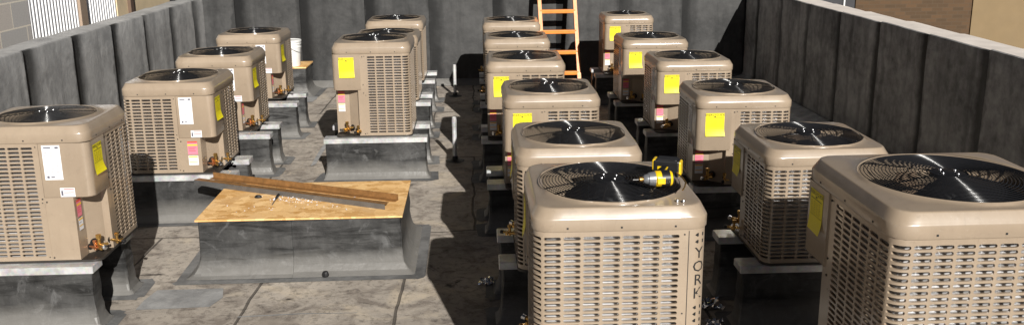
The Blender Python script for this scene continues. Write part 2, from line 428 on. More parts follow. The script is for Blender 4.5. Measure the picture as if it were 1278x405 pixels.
    # ---- control box over the notch
    m = MB(); rb = 0.05; pr = [(h-0.296, -h+0.02), (h-0.296, -h-0.006)]
    for i in range(9):
        a = -pi/2+pi/2*i/8; pr.append((h+0.006-rb+rb*cos(a), -h-0.006+rb+rb*sin(a)))
    pr += [(h+0.006, -h+0.265), (h-0.02, -h+0.265)]
    zz = [BX+0.03*0, BX+0.006, zb-0.003]
    L = []
    L.append([((x-h)*0.985+h-0.003, (y+h)*0.985-h+0.003, BX) for x, y in pr])
    L.append([(x, y, BX+0.006) for x, y in pr]); L.append([(x, y, zb-0.003) for x, y in pr])
    m.loops(L, False)
    # underside with the curved cut at the side edge
    m.add([(*q, BX+0.001) for q in pr]+[(h-0.296, -h+0.265, BX+0.001)], [tuple(range(len(pr)))+(len(pr),)])
    box = m.build('control_box', TAN, root, 30)
    # ---- base pan + feet
    m = MB(); N = 8
    def rsq(hh, R_, z, n=8):
        P = []
        for cx, cy, a0_ in ((1, 1, 0), (-1, 1, pi/2), (-1, -1, pi), (1, -1, 3*pi/2)):
            for i in range(n+1):
                a = a0_+pi/2*i/n; P.append((cx*(hh-R_)+R_*cos(a), cy*(hh-R_)+R_*sin(a), z))
        return P
    m.loops([rsq(h+0.003, 0.06, -0.003), rsq(h+0.003, 0.06, 0.012), rsq(h-0.05, 0.05, 0.013)], True, True, True)
    pan = m.build('base_pan', DARKPAN, root, 30)
    # ---- top cover
    m = MB(); A = 96
    def sqloop(hh, Rc, z):
        P = []
        for i in range(A):
            a = 2*pi*i/A; dx, dy = cos(a), sin(a)
            # ray / rounded square
            lo, hi = 0, 2*hh
            for _ in range(26):
                t = (lo+hi)/2; x, y = abs(dx*t), abs(dy*t)
                qx, qy = max(x-(hh-Rc), 0), max(y-(hh-Rc), 0)
                inside = (x <= hh and y <= hh) and (qx*qx+qy*qy <= Rc*Rc if (qx > 0 and qy > 0) else True)
                if inside: lo = t
                else: hi = t
            P.append((dx*lo, dy*lo, z))
        return P
    def cloop(r, z): return [(r*cos(2*pi*i/A), r*sin(2*pi*i/A), z) for i in range(A)]
    def blend(P, Q, t, z): return [(p[0]*(1-t)+q[0]*t, p[1]*(1-t)+q[1]*t, z) for p, q in zip(P, Q)]
    hc = h+0.008
    outer = sqloop(hc-0.062, 0.075, 0); circ = cloop(rf+0.012, 0)
    L = [sqloop(h-0.02, R, H-CH-0.0005), sqloop(hc-0.002, R+0.012, H-CH-0.001), sqloop(hc, R+0.012, H-CH+0.004), sqloop(hc, R+0.012, H-0.066), sqloop(hc-0.0015, R+0.0125, H-0.061),
         sqloop(hc-0.0045, R+0.0135, H-0.056), sqloop(hc-0.006, R+0.014, H-0.053), sqloop(hc-0.022, R+0.017, H-0.021), sqloop(hc-0.0240, R+0.018, H-0.0185), sqloop(hc-0.027, R+0.018, H-0.0165),
         sqloop(hc-0.031, R+0.018, H-0.0158), sqloop(hc-0.040, R+0.016, H-0.0152),
         [(x, y, H-0.0140) for x, y, _ in outer]]
    rmin = [min(1.0, 1.0) for _ in range(A)]
    safe = [(q if math.hypot(*q[:2]) < math.hypot(*p[:2])-0.004 else (p[0]*0.97, p[1]*0.97, 0)) for p, q in zip(outer, circ)]
    L.append(blend(outer, safe, 0.5, H-0.011)); L.append([(x, y, H-0.008) for x, y, _ in safe])
    L.append(blend(safe, cloop(rf, 0), 0.6, H-0.0035)); L.append(cloop(rf, H-0.006)); L.append(cloop(rf-0.002, H-0.03)); L.append(cloop(rf-0.001, H-0.14))
    m.loops(L)
    cap = m.build('top_cover', TAN, root, 50)
    for k in range(4):
        Rm = Matrix.Rotation(k*pi/2, 4, 'Z')
        for x in (-h*0.62, 0.0, h*0.62):
            sc = MB(); sc.box(x-0.004, x+0.004, -hc-0.002, -hc+0.002, H-CH+0.012, H-CH+0.020, Rm); sc.build('cover_screw', INK, cap)
    # ---- grille
    m = MB(); SG = 72
    def dome(r): return H-0.006+0.018*(1-(r/rf)**2)
    nr = int((rf-0.075)/0.0150)
    for k in range(nr+1):
        r = 0.075+(rf-0.008-0.075)*k/nr
        m.tube([(r*cos(2*pi*i/SG), r*sin(2*pi*i/SG), dome(r)) for i in range(SG)], 0.0021, 6, True)
    for k in range(6):
        a = 2*pi*k/6+0.3
        m.tube([(r*cos(a), r*sin(a), dome(r)-0.004) for r in [0.05+(rf-0.055)*j/6 for j in range(7)]], 0.003, 5)
    g = m.build('fan_grille', WIRE, cap, 60)
    m = MB(); m.lathe([(0.001, H+0.013), (0.062, H+0.012), (0.075, H+0.009), (0.076, H-0.002)], 28, cap=False)
    hubp = m.build('motor_plate', FANM, cap, 40)
    for k in range(4):
        a = pi/2*k+0.5; m = MB()
        m.lathe([(0.0065, 0), (0.0065, 0.005), (0.004, 0.008)], 10, Matrix.Translation((0.042*cos(a), 0.042*sin(a), H+0.012)))
        m.build('motor_nut', CHROME, hubp, 40)
    # ---- fan
    m = MB(); zf = H-0.085
    for k in range(3):
        rows = []
        for j in range(7):
            r = 0.06+(rf-0.02-0.06)*j/6; span = radians(58+22*j/6); a0_ = k*2*pi/3+0.12*j/6
            rows.append([(r*cos(a0_+span*(i/8-0.5)), r*sin(a0_+span*(i/8-0.5)), zf+0.05*(i/8-0.5)-0.012*((i/8-0.5)*2)**2) for i in range(9)])
        m.loops(rows, False)
    m.lathe([(0.001, zf+0.022), (0.058, zf+0.02), (0.07, zf+0.005), (0.07, zf-0.03)], 24, cap=False)
    m.lathe([(0.065, zf-0.03), (0.065, zf-0.16), (0.02, zf-0.17)], 20)
    fan = m.build('fan', FANM, root, 40)
    # ---- stickers
    def on_front(u, v, off=0.0): return (u, -h-0.0075-off, v)
    def on_side(u, v, off=0.0): return (h+0.0075+off, u, v)
    def sticker(nm, fn, u0, u1, v0, v1, mat, marks, parent=box, curl=0.0, mats=None):
        q = MB(); n = 10
        vs = []
        for i in range(n+1):
            t = i/n; v = v1+(v0-v1)*t
            for j in range(5):
                e = curl*max(0, (t-0.62)/0.38)**1.6*(0.45+0.55*j/4)
                vs.append(fn(u0+(u1-u0)*j/4+e*0.35, v+e*0.3, e))
        q.add(vs, [(i*5+j, i*5+j+1, (i+1)*5+j+1, (i+1)*5+j) for i in range(n) for j in range(4)], 0)
        for (a, b, c_, d, mi) in marks:     # fractions of the sheet
            ps = [(a, c_), (b, c_), (b, d), (a, d)]
            q.add([fn(u0+(u1-u0)*x, v1+(v0-v1)*y, 0.0012) for x, y in ps], [(0, 1, 2, 3)], mi)
        return q
    rnd = random.Random(3)
    bw = 0.265   # usable box side width
    # yellow energy label on the side of the box
    mk = [(0.08, 0.92, 0.20, 0.215, 1), (0.45, 0.55, 0.13, 0.17, 1)]
    for k in range(7):
        for j in range(4):
            a = 0.1+0.2*j+rnd.random()*0.04; mk.append((a, a+0.07+rnd.random()*0.07, 0.27+k*0.045, 0.285+k*0.045, 2))
    mk.append((0.05, 0.95, 0.60, 0.608, 1))
    u0, u1 = -h+0.060, -h+0.208; v1 = zb-0.035; v0 = v1-0.195
    q = sticker('energy_label', on_side, u0, u1, v0, v1, PAPER_Y, mk, curl=0.017)
    vs, fs = text_geo("ENERGYGUIDE", 0.0245)
    q.add([on_side((u0+u1)/2+x*0.92, v1-0.022+y, 0.0014) for x, y in vs], fs, 1)
    q.build('energy_label', [PAPER_Y, INK, INKO], box)
    # white rating plate on the front of the box
    mk = [(0.1, 0.5, 0.05, 0.09, 1), (0.72, 0.92, 0.04, 0.10, 1)]
    for k in range(16):
        for j in range(3):
            if rnd.random() < 0.8:
                a = 0.08+0.3*j; mk.append((a, a+0.1+rnd.random()*0.14, 0.16+k*0.043, 0.172+k*0.043, 1))
    mk += [(0.12, 0.26, 0.88, 0.95, 1), (0.34, 0.55, 0.90, 0.94, 1)]
    q = sticker('rating_label', on_front, h-0.275, h-0.165, zb-0.235, zb-0.015, PAPER_W, mk)
    q.build('rating_label', [PAPER_W, INKG], box)
    q = sticker('warning_label', on_front, h-0.195, h-0.105, BX+0.004, BX+0.062, PAPER_W, [(0.25, 0.95, 0.08, 0.16, 1), (0.25, 0.95, 0.48, 0.56, 1), (0.06, 0.2, 0.3, 0.85, 2), (0.3, 0.9, 0.25, 0.29, 2), (0.3, 0.8, 0.7, 0.74, 2)])
    q.build('warning_label', [PAPER_W, INKR, INKG], box)
    # service stickers on the notch face
    def on_notch(u, v, off=0.0): return (x_n+0.006+off+(u+h)*0.03, u, v)
    zs = BX-0.03
    def svc(fn, u0, u1, parent):
        q = sticker('', fn, u0, u1, zs-0.11, zs, PAPER_P, [(0, 1, 0.0, 0.10, 1), (0, 1, 0.22, 0.34, 2), (0.1, 0.85, 0.45, 0.48, 1), (0.1, 0.7, 0.58, 0.61, 1), (0.1, 0.8, 0.71, 0.74, 1)])
        a = q.build('service_label', [PAPER_P, INKR, PAPER_O], parent)
        q = sticker('', fn, u0, u1, zs-0.20, zs-0.12, PAPER_W, [(0.05, 0.95, 0.05, 0.18, 1), (0.05, 0.9, 0.6, 0.68, 1), (0.05, 0.6, 0.35, 0.38, 2)])
        b = q.build('refrigerant_label', [PAPER_W, PAPER_O, INKG], parent)
        return a, b
    svc(on_notch, -h+0.02, -h+0.085, ap)
    # ---- valves
    def valve(cx, cy, z, sz, dirv, mats):
        d = Vector(dirv).normalized(); v = MB()
        B = Vector((cx, cy, z))
        v.tube([B, B+d*0.05*sz, B+d*0.11*sz], [0.011*sz, 0.012*sz, 0.009*sz], 10)
        v.tube([B+d*0.06*sz-Vector((0, 0, 0.02*sz)), B+d*0.06*sz+Vector((0, 0, 0.045*sz))], 0.010*sz, 10)
        v.lathe([(0.016*sz, 0), (0.016*sz, 0.02*sz), (0.010*sz, 0.022*sz)], 6, Matrix.Translation(B+d*0.06*sz+Vector((0, 0, 0.04*sz))))
        side = Vector((-d.y, d.x, 0))
        v.tube([B+d*0.07*sz, B+d*0.07*sz+side*0.045*sz], 0.008*sz, 8)
        o = v.build('service_valve', mats[0], root, 40)
        w_ = MB(); w_.lathe([(0.013*sz, 0), (0.014*sz, 0.022*sz), (0.006*sz, 0.026*sz)], 10, Matrix.Translation(B+d*0.11*sz) @ d.to_track_quat('Z', 'Y').to_matrix().to_4x4())
        w_.build('valve_cap', mats[1], o, 40)
        k = MB(); k.lathe([(0.026*sz, -0.002), (0.026*sz, 0.003)], 16, Matrix.Translation(B) @ d.to_track_quat('Z', 'Y').to_matrix().to_4x4())
        k.build('grommet', BLACK, o, 40)
    dd = (0.7, -0.72, 0)
    valve(x_n+0.035, -h+0.155, 0.075, 1.15, dd, (BRASS, CHROME))
    valve(x_n+0.012, -h+0.135, 0.055, 0.8, (0.85, -0.5, 0), (COPPER, BRASS))
    valve(h-0.02, -h+0.245, 0.065, 0.9, (0.9, -0.4, 0), (BRASS, BLACK))
    index_tree(root)
    return root

protoS = build_unit(0.3725, 0.775, 0.328)
protoT = build_unit(0.3745, 0.93, 0.332)
protoV = build_unit(0.378, 0.896, 0.302)
protoU = build_unit(0.33, 0.81, 0.262)
protoW = build_unit(0.435, 1.0, 0.362)
used = set()
GA = 'condensing units in rows on the roof'
A_ = 0; B_ = -pi/2; C_ = pi
UN = [
 ('S', -2.596, 7.785, 0.801, A_, 'second unit from front in left row, pink sticker beside its rating plate, behind plywood curb'),
 ('V', -2.79, 5.762, 0.896, A_, 'large tan unit at the left edge, cropped, nearest camera in left row'),
 ('S', -2.654, 9.331, 0.785, A_, 'third tan unit from front in the left row, yellow label on its right side'),
 ('S', -2.718, 11.021, 0.793, A_, 'rearmost tan unit in left row, right beside the white bucket'),
 ('T', -1.029, 9.01, 0.948, B_, 'tall tan unit alone in the sunny roof middle, whole front grille in view'),
 ('S', -1.065, 10.75, 0.79, B_, 'tan unit almost hidden directly behind the tall middle unit'),
 ('S', -1.07, 12.062, 0.816, B_, 'rear unit of the middle row, standing closest to the back wall'),
 ('T', 0.605, 3.964, 0.906, C_, 'big foreground tan unit with the yellow cordless driver lying on its fan grille'),
 ('S', 0.599, 5.445, 0.784, C_, 'unit directly behind the foreground unit that carries the driver'),
 ('S', 0.582, 7.145, 0.769, B_, 'third unit from front in centre-right row, yellow label cut off by cover ahead'),
 ('S', 0.471, 8.749, 0.781, B_, 'fourth unit from front in centre-right row, upright yellow label at front left'),
 ('S', 0.466, 10.459, 0.769, C_, 'fifth unit from front in centre-right row, only its cover showing'),
 ('S', 0.464, 11.961, 0.788, C_, 'farthest unit of the centre-right row, left of the orange ladder'),
 ('W', 2.003, 3.575, 1.01, C_, 'largest foreground unit at bottom right, cropped by the frame, yellow label in shade'),
 ('S', 2.107, 5.454, 0.743, C_, 'second unit of right row, louvered front half in shadow of the nearest unit'),
 ('S', 2.098, 7.115, 0.742, B_, 'third unit of right row with sunlit yellow label, shaded open recess below'),
 ('S', 2.143, 8.933, 0.728, B_, 'fourth unit from front of right row, strong white glint along its cover'),
 ('S', 2.042, 10.392, 0.745, B_, 'fifth unit from front in the right row, second from the back wall'),
 ('U', 2.07, 12.3, 0.81, B_, 'smallest tan unit at the far end of right row by the back wall'),
]
PR = {'S': (protoS, 0.775), 'T': (protoT, 0.93), 'V': (protoV, 0.896), 'U': (protoU, 0.81), 'W': (protoW, 1.0)}
roots = []
rnd = random.Random(11)
for typ, X, Y, zt, rot, lab in UN:
    proto, H0 = PR[typ]
    if typ in used: r = copy_tree(proto)
    else: r = proto; used.add(typ)
    r.location = (X, Y, 0); r.rotation_euler = (0, 0, rot+radians(rnd.uniform(-0.7, 0.7))); r.scale = (1, 1, zt/H0)
    if typ == 'V': r.scale.y = 0.89      # this model is shallower than wide
    tag(r, lab, 'condenser unit', GA); roots.append(r)
bpy.context.view_layer.update()
for i, r in enumerate(roots):
    for ch in COL.objects:
        if ch.parent is r and ch.name.startswith('fan') and not ch.name.startswith('fan_'):
            ch.rotation_euler.z = (0.2 if i == 7 else rnd.random()*2)
# on one unit the service stickers sit on the flat access panel
for ch in list(COL.objects):
    if ch.parent and ch.parent.parent is roots[0] and (ch.name.startswith('service_label') or ch.name.startswith('refrigerant_label')):
        h = 0.3725
        ch.data = ch.data.copy()
        for v in ch.data.vertices:
            x, y, z = v.co
            v.co = ((y+h-0.02)*1.25+h-0.235, -h-0.003-(x-(h-0.125+0.006)-(y+h)*0.03), z)

# ------------------------------------------------------------------ curbs
def rloop(x0, x1, y0, y1, z, R=0.012, n=3):
    P = []
    for cx, cy, a0 in ((x1-R, y1-R, 0), (x0+R, y1-R, pi/2), (x0+R, y0+R, pi), (x1-R, y0+R, 3*pi/2)):
        for i in range(n+1):
            a = a0+pi/2*i/n; P.append((cx+R*cos(a), cy+R*sin(a), z))
    return P
def curb_body(x0, x1, y0, y1, ztop, seed, parent, flare=0.10, step=None):
    rn = random.Random(seed); m = MB(); H = ztop-ZF
    L = []
    prof = [(0.0, ztop), (0.002, ztop-0.12*H), (0.001, ztop-0.25*H), (0.005, ztop-0.40*H), (0.003, ztop-0.55*H), (0.008, ztop-0.70*H), (flare*0.22, ztop-0.82*H), (flare*0.52, ztop-0.92*H), (flare*0.62, ztop-0.94*H), (flare, ZF+0.006)]
    for e, z in prof:
        l = rloop(x0-e, x1+e, y0-e, y1+e, z, 0.014+e*0.15)
        jt = 0.0035
        l = [(px+rn.uniform(-1, 1)*jt, py+rn.uniform(-1, 1)*jt, pz) for px, py, pz in l]
        L.append(l)
    m.loops(L[::-1], True, False, True)
    if step:     # lapped sheet ending part-way along the front
        l2 = [(0.006, ztop-0.004), (0.010, ztop-0.5*H), (0.014, ztop-0.70*H), (flare*0.22+0.006, ztop-0.82*H), (flare*0.62+0.006, ztop-0.94*H), (flare+0.004, ZF+0.010)]
        for i in range(len(l2)-1):
            (e0, z0), (e1, z1) = l2[i], l2[i+1]
            m.add([(x0+0.01, y0-e0-0.006, z0), (step, y0-e0-0.006, z0), (step, y0-e1-0.006, z1), (x0+0.01, y0-e1-0.006, z1),
                   (step, y0-e0+0.01, z0), (step, y0-e1+0.01, z1)], [(0, 3, 2, 1), (1, 2, 5, 4)])
    o = m.build('membrane_base', MEM, parent, 16)
    a = MB(); pts = []
    for px, py, _ in rloop(x0-flare-0.07, x1+flare+0.07, y0-flare-0.07, y1+flare+0.06, 0, 0.05):
        pts.append((px+rn.uniform(-1, 1)*0.02, py+rn.uniform(-1, 1)*0.02, ZF+0.004))
    a.add(pts, [tuple(range(len(pts)))])
    a.build('apron_sheet', PATCH, parent)
    return o
def cap_rail(x0, x1, y0, y1, ztop, parent):
    m = MB(); e = 0.012
    m.loops([rloop(x0-e+0.002, x1+e-0.002, y0-e+0.002, y1+e-0.002, ztop-0.048, 0.004, 1), rloop(x0-e, x1+e, y0-e, y1+e, ztop-0.044, 0.004, 1), rloop(x0-e, x1+e, y0-e, y1+e, ztop-0.004, 0.005, 1), rloop(x0-e+0.004, x1+e-0.004, y0-e+0.004, y1+e-0.004, ztop, 0.004, 1)], True, True, True)
    return m.build('metal_cap', GALV, parent, 25)
WHO = ['second unit of left row', 'cropped unit at left edge', 'third unit of left row', 'rearmost unit of left row', 'tall middle unit', 'hidden unit behind the tall middle unit',
       'rear unit of middle row', 'foreground unit carrying the driver', 'second unit of centre-right row', 'third unit of centre-right row', 'fourth unit of centre-right row', 'fifth unit of centre-right row',
       'farthest unit of centre-right row', 'largest unit at bottom right', 'second unit of right row', 'third unit of right row', 'fourth unit of right row', 'fifth unit of right row', 'smallest far right unit']
CF = [7.38, 5.34, 8.83, 10.40, 8.575, 10.32, 11.78, 3.65, 5.24, 6.93, 8.45, 10.15, 11.7, 3.25, 5.08, 6.73, 8.62, 10.1, 12.02]
CB = [7.86, 5.87, 9.27, 10.98, 9.16, 10.80, 12.42, 4.20, 5.72, 7.33, 8.95, 10.65, 12.2, 3.75, 5.59, 7.25, 9.1, 10.6, 12.45]
CX = []
for i, (typ, X, Y, zt, rot, lab) in enumerate(UN):
    if i == 1: x1 = -2.435; x0 = x1-1.02
    elif i == 0: x1 = -2.075; x0 = x1-1.02
    elif i == 2: x1 = -2.10; x0 = x1-1.0
    elif i == 3: x1 = -2.13; x0 = x1-1.0
    elif i < 7: x1 = [-.505, -.553, -.565][i-4]; x0 = x1-1.02
    elif i < 13: x0 = [0.115, 0.115, 0.065, 0.03, 0.03, 0.03][i-7]; x1 = x0+1.0
    else: x0 = [1.55, 1.6, 1.7, 1.68, 1.6, 1.62][i-13]; x1 = x0+1.0
    for wh, y0, dep in (('front', CF[i], 0.15), ('rear', CB[i], 0.16)):
        r = empty('equipment_curb', ((x0+x1)/2, y0+dep/2, ZF))
        tag(r, 'metal-capped membrane curb, %s support of the %s' % (wh, WHO[i]), 'curb', 'low capped curbs under the units')
        k1 = curb_body(x0+0.02, x1-0.02, y0+0.012, y0+dep-0.012, -0.03, i*7+(wh == 'rear'), r, 0.045)
        k2 = cap_rail(x0+0.012, x1-0.012, y0+0.012, y0+dep-0.012, -0.004, r)
        for q in [x for x in COL.objects if x.parent is r]:
            q.location = (-(x0+x1)/2, -(y0+dep/2), -ZF)

# plywood-topped curb
def local_children(r):
    for q in [x for x in COL.objects if x.parent is r]: q.location = (-r.location.x, -r.location.y, -r.location.z)
r = empty('wood_topped_curb', (-1.31, 6.6, ZF))
tag(r, 'wide dark membrane curb topped with bright plywood sheet, in the left foreground', 'curb')
curb_body(-2.03, -0.575, 6.17, 7.03, -0.004, 501, r, 0.095, step=-1.36)
m = MB(); m.box(-2.045, -0.56, 6.15, 7.05, -0.002, 0.011); m.build('plywood_top', OSB, r, bevel=0.0015)
local_children(r)
r = empty('small_wood_topped_curb', (-2.85, 13.45, ZF))
tag(r, 'small membrane curb with orange wooden top carrying the white bucket, by back wall', 'curb')
curb_body(-3.2, -2.51, 13.03, 13.52, -0.02, 502, r, 0.12)
m = MB(); m.box(-3.21, -2.50, 13.02, 13.60, -0.018, 0.0); m.build('plywood_top', OSB, r, bevel=0.0015)
local_children(r)

# ------------------------------------------------------------------ bucket
r = empty('plastic_bucket', (-2.735, 13.2, 0.0))
tag(r, 'white lidded plastic bucket standing on the small wood-topped curb', 'bucket')
m = MB(); m.lathe([(0.118, 0.0), (0.12, 0.004), (0.138, 0.27), (0.146, 0.272), (0.146, 0.285), (0.139, 0.287), (0.141, 0.32), (0.149, 0.322), (0.149, 0.335), (0.143, 0.337), (0.144, 0.365)], 32); m.build('body', WHITE, r, 35)
m = MB(); m.lathe([(0.153, 0.352), (0.155, 0.356), (0.155, 0.378), (0.148, 0.383), (0.138, 0.376), (0.03, 0.377)], 32); m.build('lid', WHITE, r, 35)
m = MB(); m.tube([(0.150*cos(a), 0.150*sin(a), 0.30-0.10*sin(a-0.2) if 0 < a < pi+.3 else 0.3) for a in [0.1+3.0*i/16 for i in range(17)]], 0.003, 6); 
h_ = m.build('handle', STEEL, r, 40); h_.rotation_euler.z = -1.9

# ------------------------------------------------------------------ vent pipes
for (x, y, ht, lab) in ((-0.252, 9.21, 0.475, 'nearer slim silver vent pipe standing on the roof between unit rows'), (-0.325, 12.77, 0.46, 'farther slim silver vent pipe standing near the back wall')):
    r = empty('vent_pipe', (x, y, ZF)); tag(r, lab, 'pipe', 'vent pipes on the roof')
    m = MB(); m.lathe([(0.024, 0.0), (0.024, ht-0.002), (0.020, ht), (0.018, ht-0.02)], 20); m.build('pipe', GALV, r, 40)
    m = MB(); m.lathe([(0.10, 0.004), (0.060, 0.010), (0.034, 0.022), (0.028, 0.05), (0.0255, 0.055), (0.024, 0.055)], 20, cap=False); m.build('flashing', BLACK, r, 40)
    m = MB(); m.lathe([(0.024, ht-0.10), (0.0262, ht-0.098), (0.0262, ht-0.03), (0.024, ht-0.028)], 20, cap=False); m.build('sleeve', GALV, r, 40)

# ------------------------------------------------------------------ ladder
r = empty('extension_ladder', (1.24, 12.9, ZF)); tag(r, 'orange ladder leaning against the back wall', 'ladder')
yb, yt, zt = 12.82, 13.66, 1.9
def lp(x0_, x1_, z):
    t = (z-ZF)/(zt-ZF); return x0_+(x1_-x0_)*t, yb+(yt-yb)*t
for sx, (xb, xt) in ((0, (0.985, 0.91)), (1, (1.505, 1.44))):
    m = MB(); (xa, ya), (xc, yc) = lp(xb, xt, ZF), lp(xb, xt, zt)
    a = Vector((xa, ya, ZF)); b = Vector((xc, yc, zt)); d = (b-a).normalized()
    M = Matrix.Translation(a) @ Matrix((Vector((1, 0, 0)), d.cross(Vector((1, 0, 0))).normalized(), d)).transposed().to_4x4()
    Ln = (b-a).length
    m.box(-0.026, 0.026, -0.04, -0.034, 0.01, Ln, M); m.box(-0.026, 0.026, 0.034, 0.04, 0.01, Ln, M); m.box(-0.004 , 0.004, -0.036, 0.036, 0.01, Ln, M)
    q = m.build('rail', ORANGE, r)
    m = MB(); m.box(-0.032, 0.032, -0.048, 0.048, 0.0, 0.05, M); m.build('rubber_foot', BLACK, q)
z = -0.13
while z < 1.85:
    m = MB(); (x0_, y0_), (x1_, y1_) = lp(0.985, 0.91, z), lp(1.505, 1.44, z)
    m.box(x0_+0.003, x1_-0.003, y0_-0.04, y0_+0.04, z-0.027, z+0.027); m.build('rung', ORANGE, r, bevel=0.006); z += 0.29
local_children(r)
for q in [x for x in COL.objects if x.name.startswith('rubber_foot')]: q.location = (0, 0, 0)

# ------------------------------------------------------------------ steel angles on the plywood
def angle(a, b, w_, hgt, lab, z0, flip):
    a = Vector(a); b = Vector(b); d = (b-a).normalized(); n = Vector((-d.y, d.x, 0)); L = (b-a).length
    M = Matrix.Translation(a) @ Matrix((d, n, Vector((0, 0, 1)))).transposed().to_4x4()
    r = empty('steel_angle', ((a+b)/2)); r.location.z = z0
    tag(r, lab, 'steel angle', 'steel angles lying on the plywood')
    m = MB(); m.box(0, L, 0.003 if not flip else 0, w_, hgt-0.005, hgt, M); p = m.build('top_flange', RUST, r)
    m = MB(); m.box(0, L, -0.002, 0.003, 0.0, hgt-0.0005, M) if not flip else m.box(0, L, w_-0.004, w_+0.001, 0.0, hgt+0.042, M); q = m.build('side_flange', STEEL if not flip else RUST, r)
    local_children(r)
angle((-2.315, 7.05, 0.012), (-0.70, 6.30, 0.012), 0.06, 0.040, 'front steel angle with grey side and rusty top, lying across the plywood', 0.012, False)
angle((-2.235, 7.20, 0.012), (-0.64, 6.475, 0.012), 0.05, 0.006, 'rear steel angle with upright rusty back edge, lying across the plywood', 0.012, True)
# small chisel-like bit and shavings
r = empty('drill_bit', (-1.56, 6.5, 0.012)); tag(r, 'small dark steel drill bit left lying on the plywood among shavings', 'drill bit')
m = MB(); m.tube([(0.0, -0.04, 0.006), (0.0, 0.10, 0.006)], 0.004, 8); m.build('shank', STEEL, r, 40)
m = MB(); m.tube([(0, 0.09, 0.010), (0, 0.12, 0.010), (0, 0.20, 0.010)], [0.006, 0.011, 0.010], 10); m.build('collar', BLACK, r, 40)
m = MB(); rn = random.Random(5)
for k in range(150):
    t = rn.gauss(0, 0.13); x = -1.42+t; y = 6.60-0.35*t+rn.gauss(0, 0.045)-0.02
    if k > 110: x = rn.uniform(-1.9, -0.8); y = rn.uniform(6.3, 6.62)
    s_ = rn.uniform(0.003, 0.012); z0 = 0.012
    vs = [(x+rn.uniform(-s_, s_), y+rn.uniform(-s_, s_), z0+rn.uniform(0, s_)) for _ in range(5)]
    m.add(vs, [(0, 1, 2), (0, 2, 3), (1, 3, 4), (0, 1, 4)])
tag(m.build('shavings', simple('bright_shavings', (0.85, 0.85, 0.88), 0.4)), 'white metal and plastic shavings scattered on plywood', 'shavings', kind='stuff')
m = MB(); m.lathe([(0.001, 0.0), (0.018, 0.0), (0.02, 0.008), (0.012, 0.02), (0.001, 0.022)], 9, Matrix.Translation((-1.71, 6.66, 0.012)) @ Matrix.Scale(1.5, 4, (1, 0, 0)))
tag(m.build('bitumen_lump', BLACK, None, 30), 'small black lump on the plywood left of the shavings', 'debris')
m = MB(); m.lathe([(0.001, 0.0), (0.024, 0.0), (0.026, 0.012), (0.018, 0.034), (0.001, 0.038)], 8, Matrix.Translation((-1.12, 6.06, ZF+0.02)))
tag(m.build('stone', BLACK, None, 30), 'small black stone on the base flare before the plywood curb', 'stone')

# ------------------------------------------------------------------ impact driver on the big unit
z0 = 0.930
r = empty('cordless_driver', (0.785, 3.77, z0)); tag(r, 'yellow and black cordless impact driver lying on the foreground fan grille', 'cordless driver')
X90 = Matrix.Rotation(pi/2, 4, 'Y')
ax = Matrix.Translation((0, 0, 0.033)) @ Matrix.Rotation(radians(4), 4, 'Z') @ Matrix.Rotation(-pi/2, 4, 'Y')   # local z -> -X
m = MB(); m.lathe([(0.030, -0.072), (0.034, -0.064), (0.036, -0.03), (0.036, 0.002), (0.033, 0.006)], 24, ax); m.build('motor_housing', TOOLY, r, 35)
m = MB(); m.lathe([(0.026, -0.080), (0.031, -0.078), (0.032, -0.070)], 24, ax); m.lathe([(0.0375, -0.058), (0.0375, -0.020)], 24, ax, cap=False); m.build('rubber_grip', BLACK, r, 35)
m = MB(); m.box(-0.0, 0.0355, -0.0395, -0.034, 0.018, 0.048); m.build('side_badge', TOOLY, r, bevel=0.002)
m = MB(); m.lathe([(0.033, 0.006), (0.032, 0.014), (0.029, 0.030), (0.0285, 0.034), (0.023, 0.037), (0.021, 0.050), (0.015, 0.058)], 24, ax); m.build('nose', GREYN, r, 35)
m = MB(); m.lathe([(0.011, 0.056), (0.012, 0.060), (0.012, 0.074), (0.008, 0.078)], 16, ax); ch_ = m.build('chuck', BRASS, r, 35)
m = MB(); m.lathe([(0.0035, 0.076), (0.0035, 0.105)], 6, ax); m.build('bit', CHROME, ch_, 35)
# handle going away from the camera, lying on its side
hd = Vector((0.36, 0.90, 0.02)).normalized(); hx = Vector((0.90, -0.36, 0)).normalized(); hz = hx.cross(hd)
def fr(o_): return Matrix.Translation(o_) @ Matrix((hx, hd, hz)).transposed().to_4x4()
ho = Vector((0.028, 0.02, 0.036))
def rb(x0, x1, y0, y1, z0_, z1, M, nm, mat, par=r, bv=0.006):
    m = MB(); m.box(x0, x1, y0, y1, z0_, z1, M); return m.build(nm, mat, par, bevel=bv)
hh_ = rb(-0.022, 0.022, 0.0, 0.13, -0.018, 0.018, fr(ho), 'handle', BLACK, bv=0.012)
rb(0.004, 0.014, 0.03, 0.10, -0.012, 0.0195, fr(ho), 'handle_trim', TOOLY, hh_, 0.004)
rb(-0.036, -0.020, 0.015, 0.050, -0.009, 0.009, fr(ho), 'trigger', BLACK, bv=0.004)
bt = rb(-0.062, 0.060, 0.118, 0.178, -0.036, 0.040, fr(ho), 'battery', BLACK, bv=0.008)
rb(-0.066, -0.046, 0.120, 0.178, -0.012, 0.041, fr(ho), 'battery_shell', TOOLY, bt, 0.007)
rb(0.048, 0.067, 0.122, 0.180, -0.034, 0.036, fr(ho), 'battery_shell', TOOLY, bt, 0.007)
rb(-0.040, -0.018, 0.114, 0.119, -0.016, 0.012, fr(ho), 'battery_button', TOOLY, bt, 0.002)
rb(-0.044, 0.046, 0.122, 0.182, 0.036, 0.045, fr(ho), 'battery_top', BLACK, bt, 0.004)
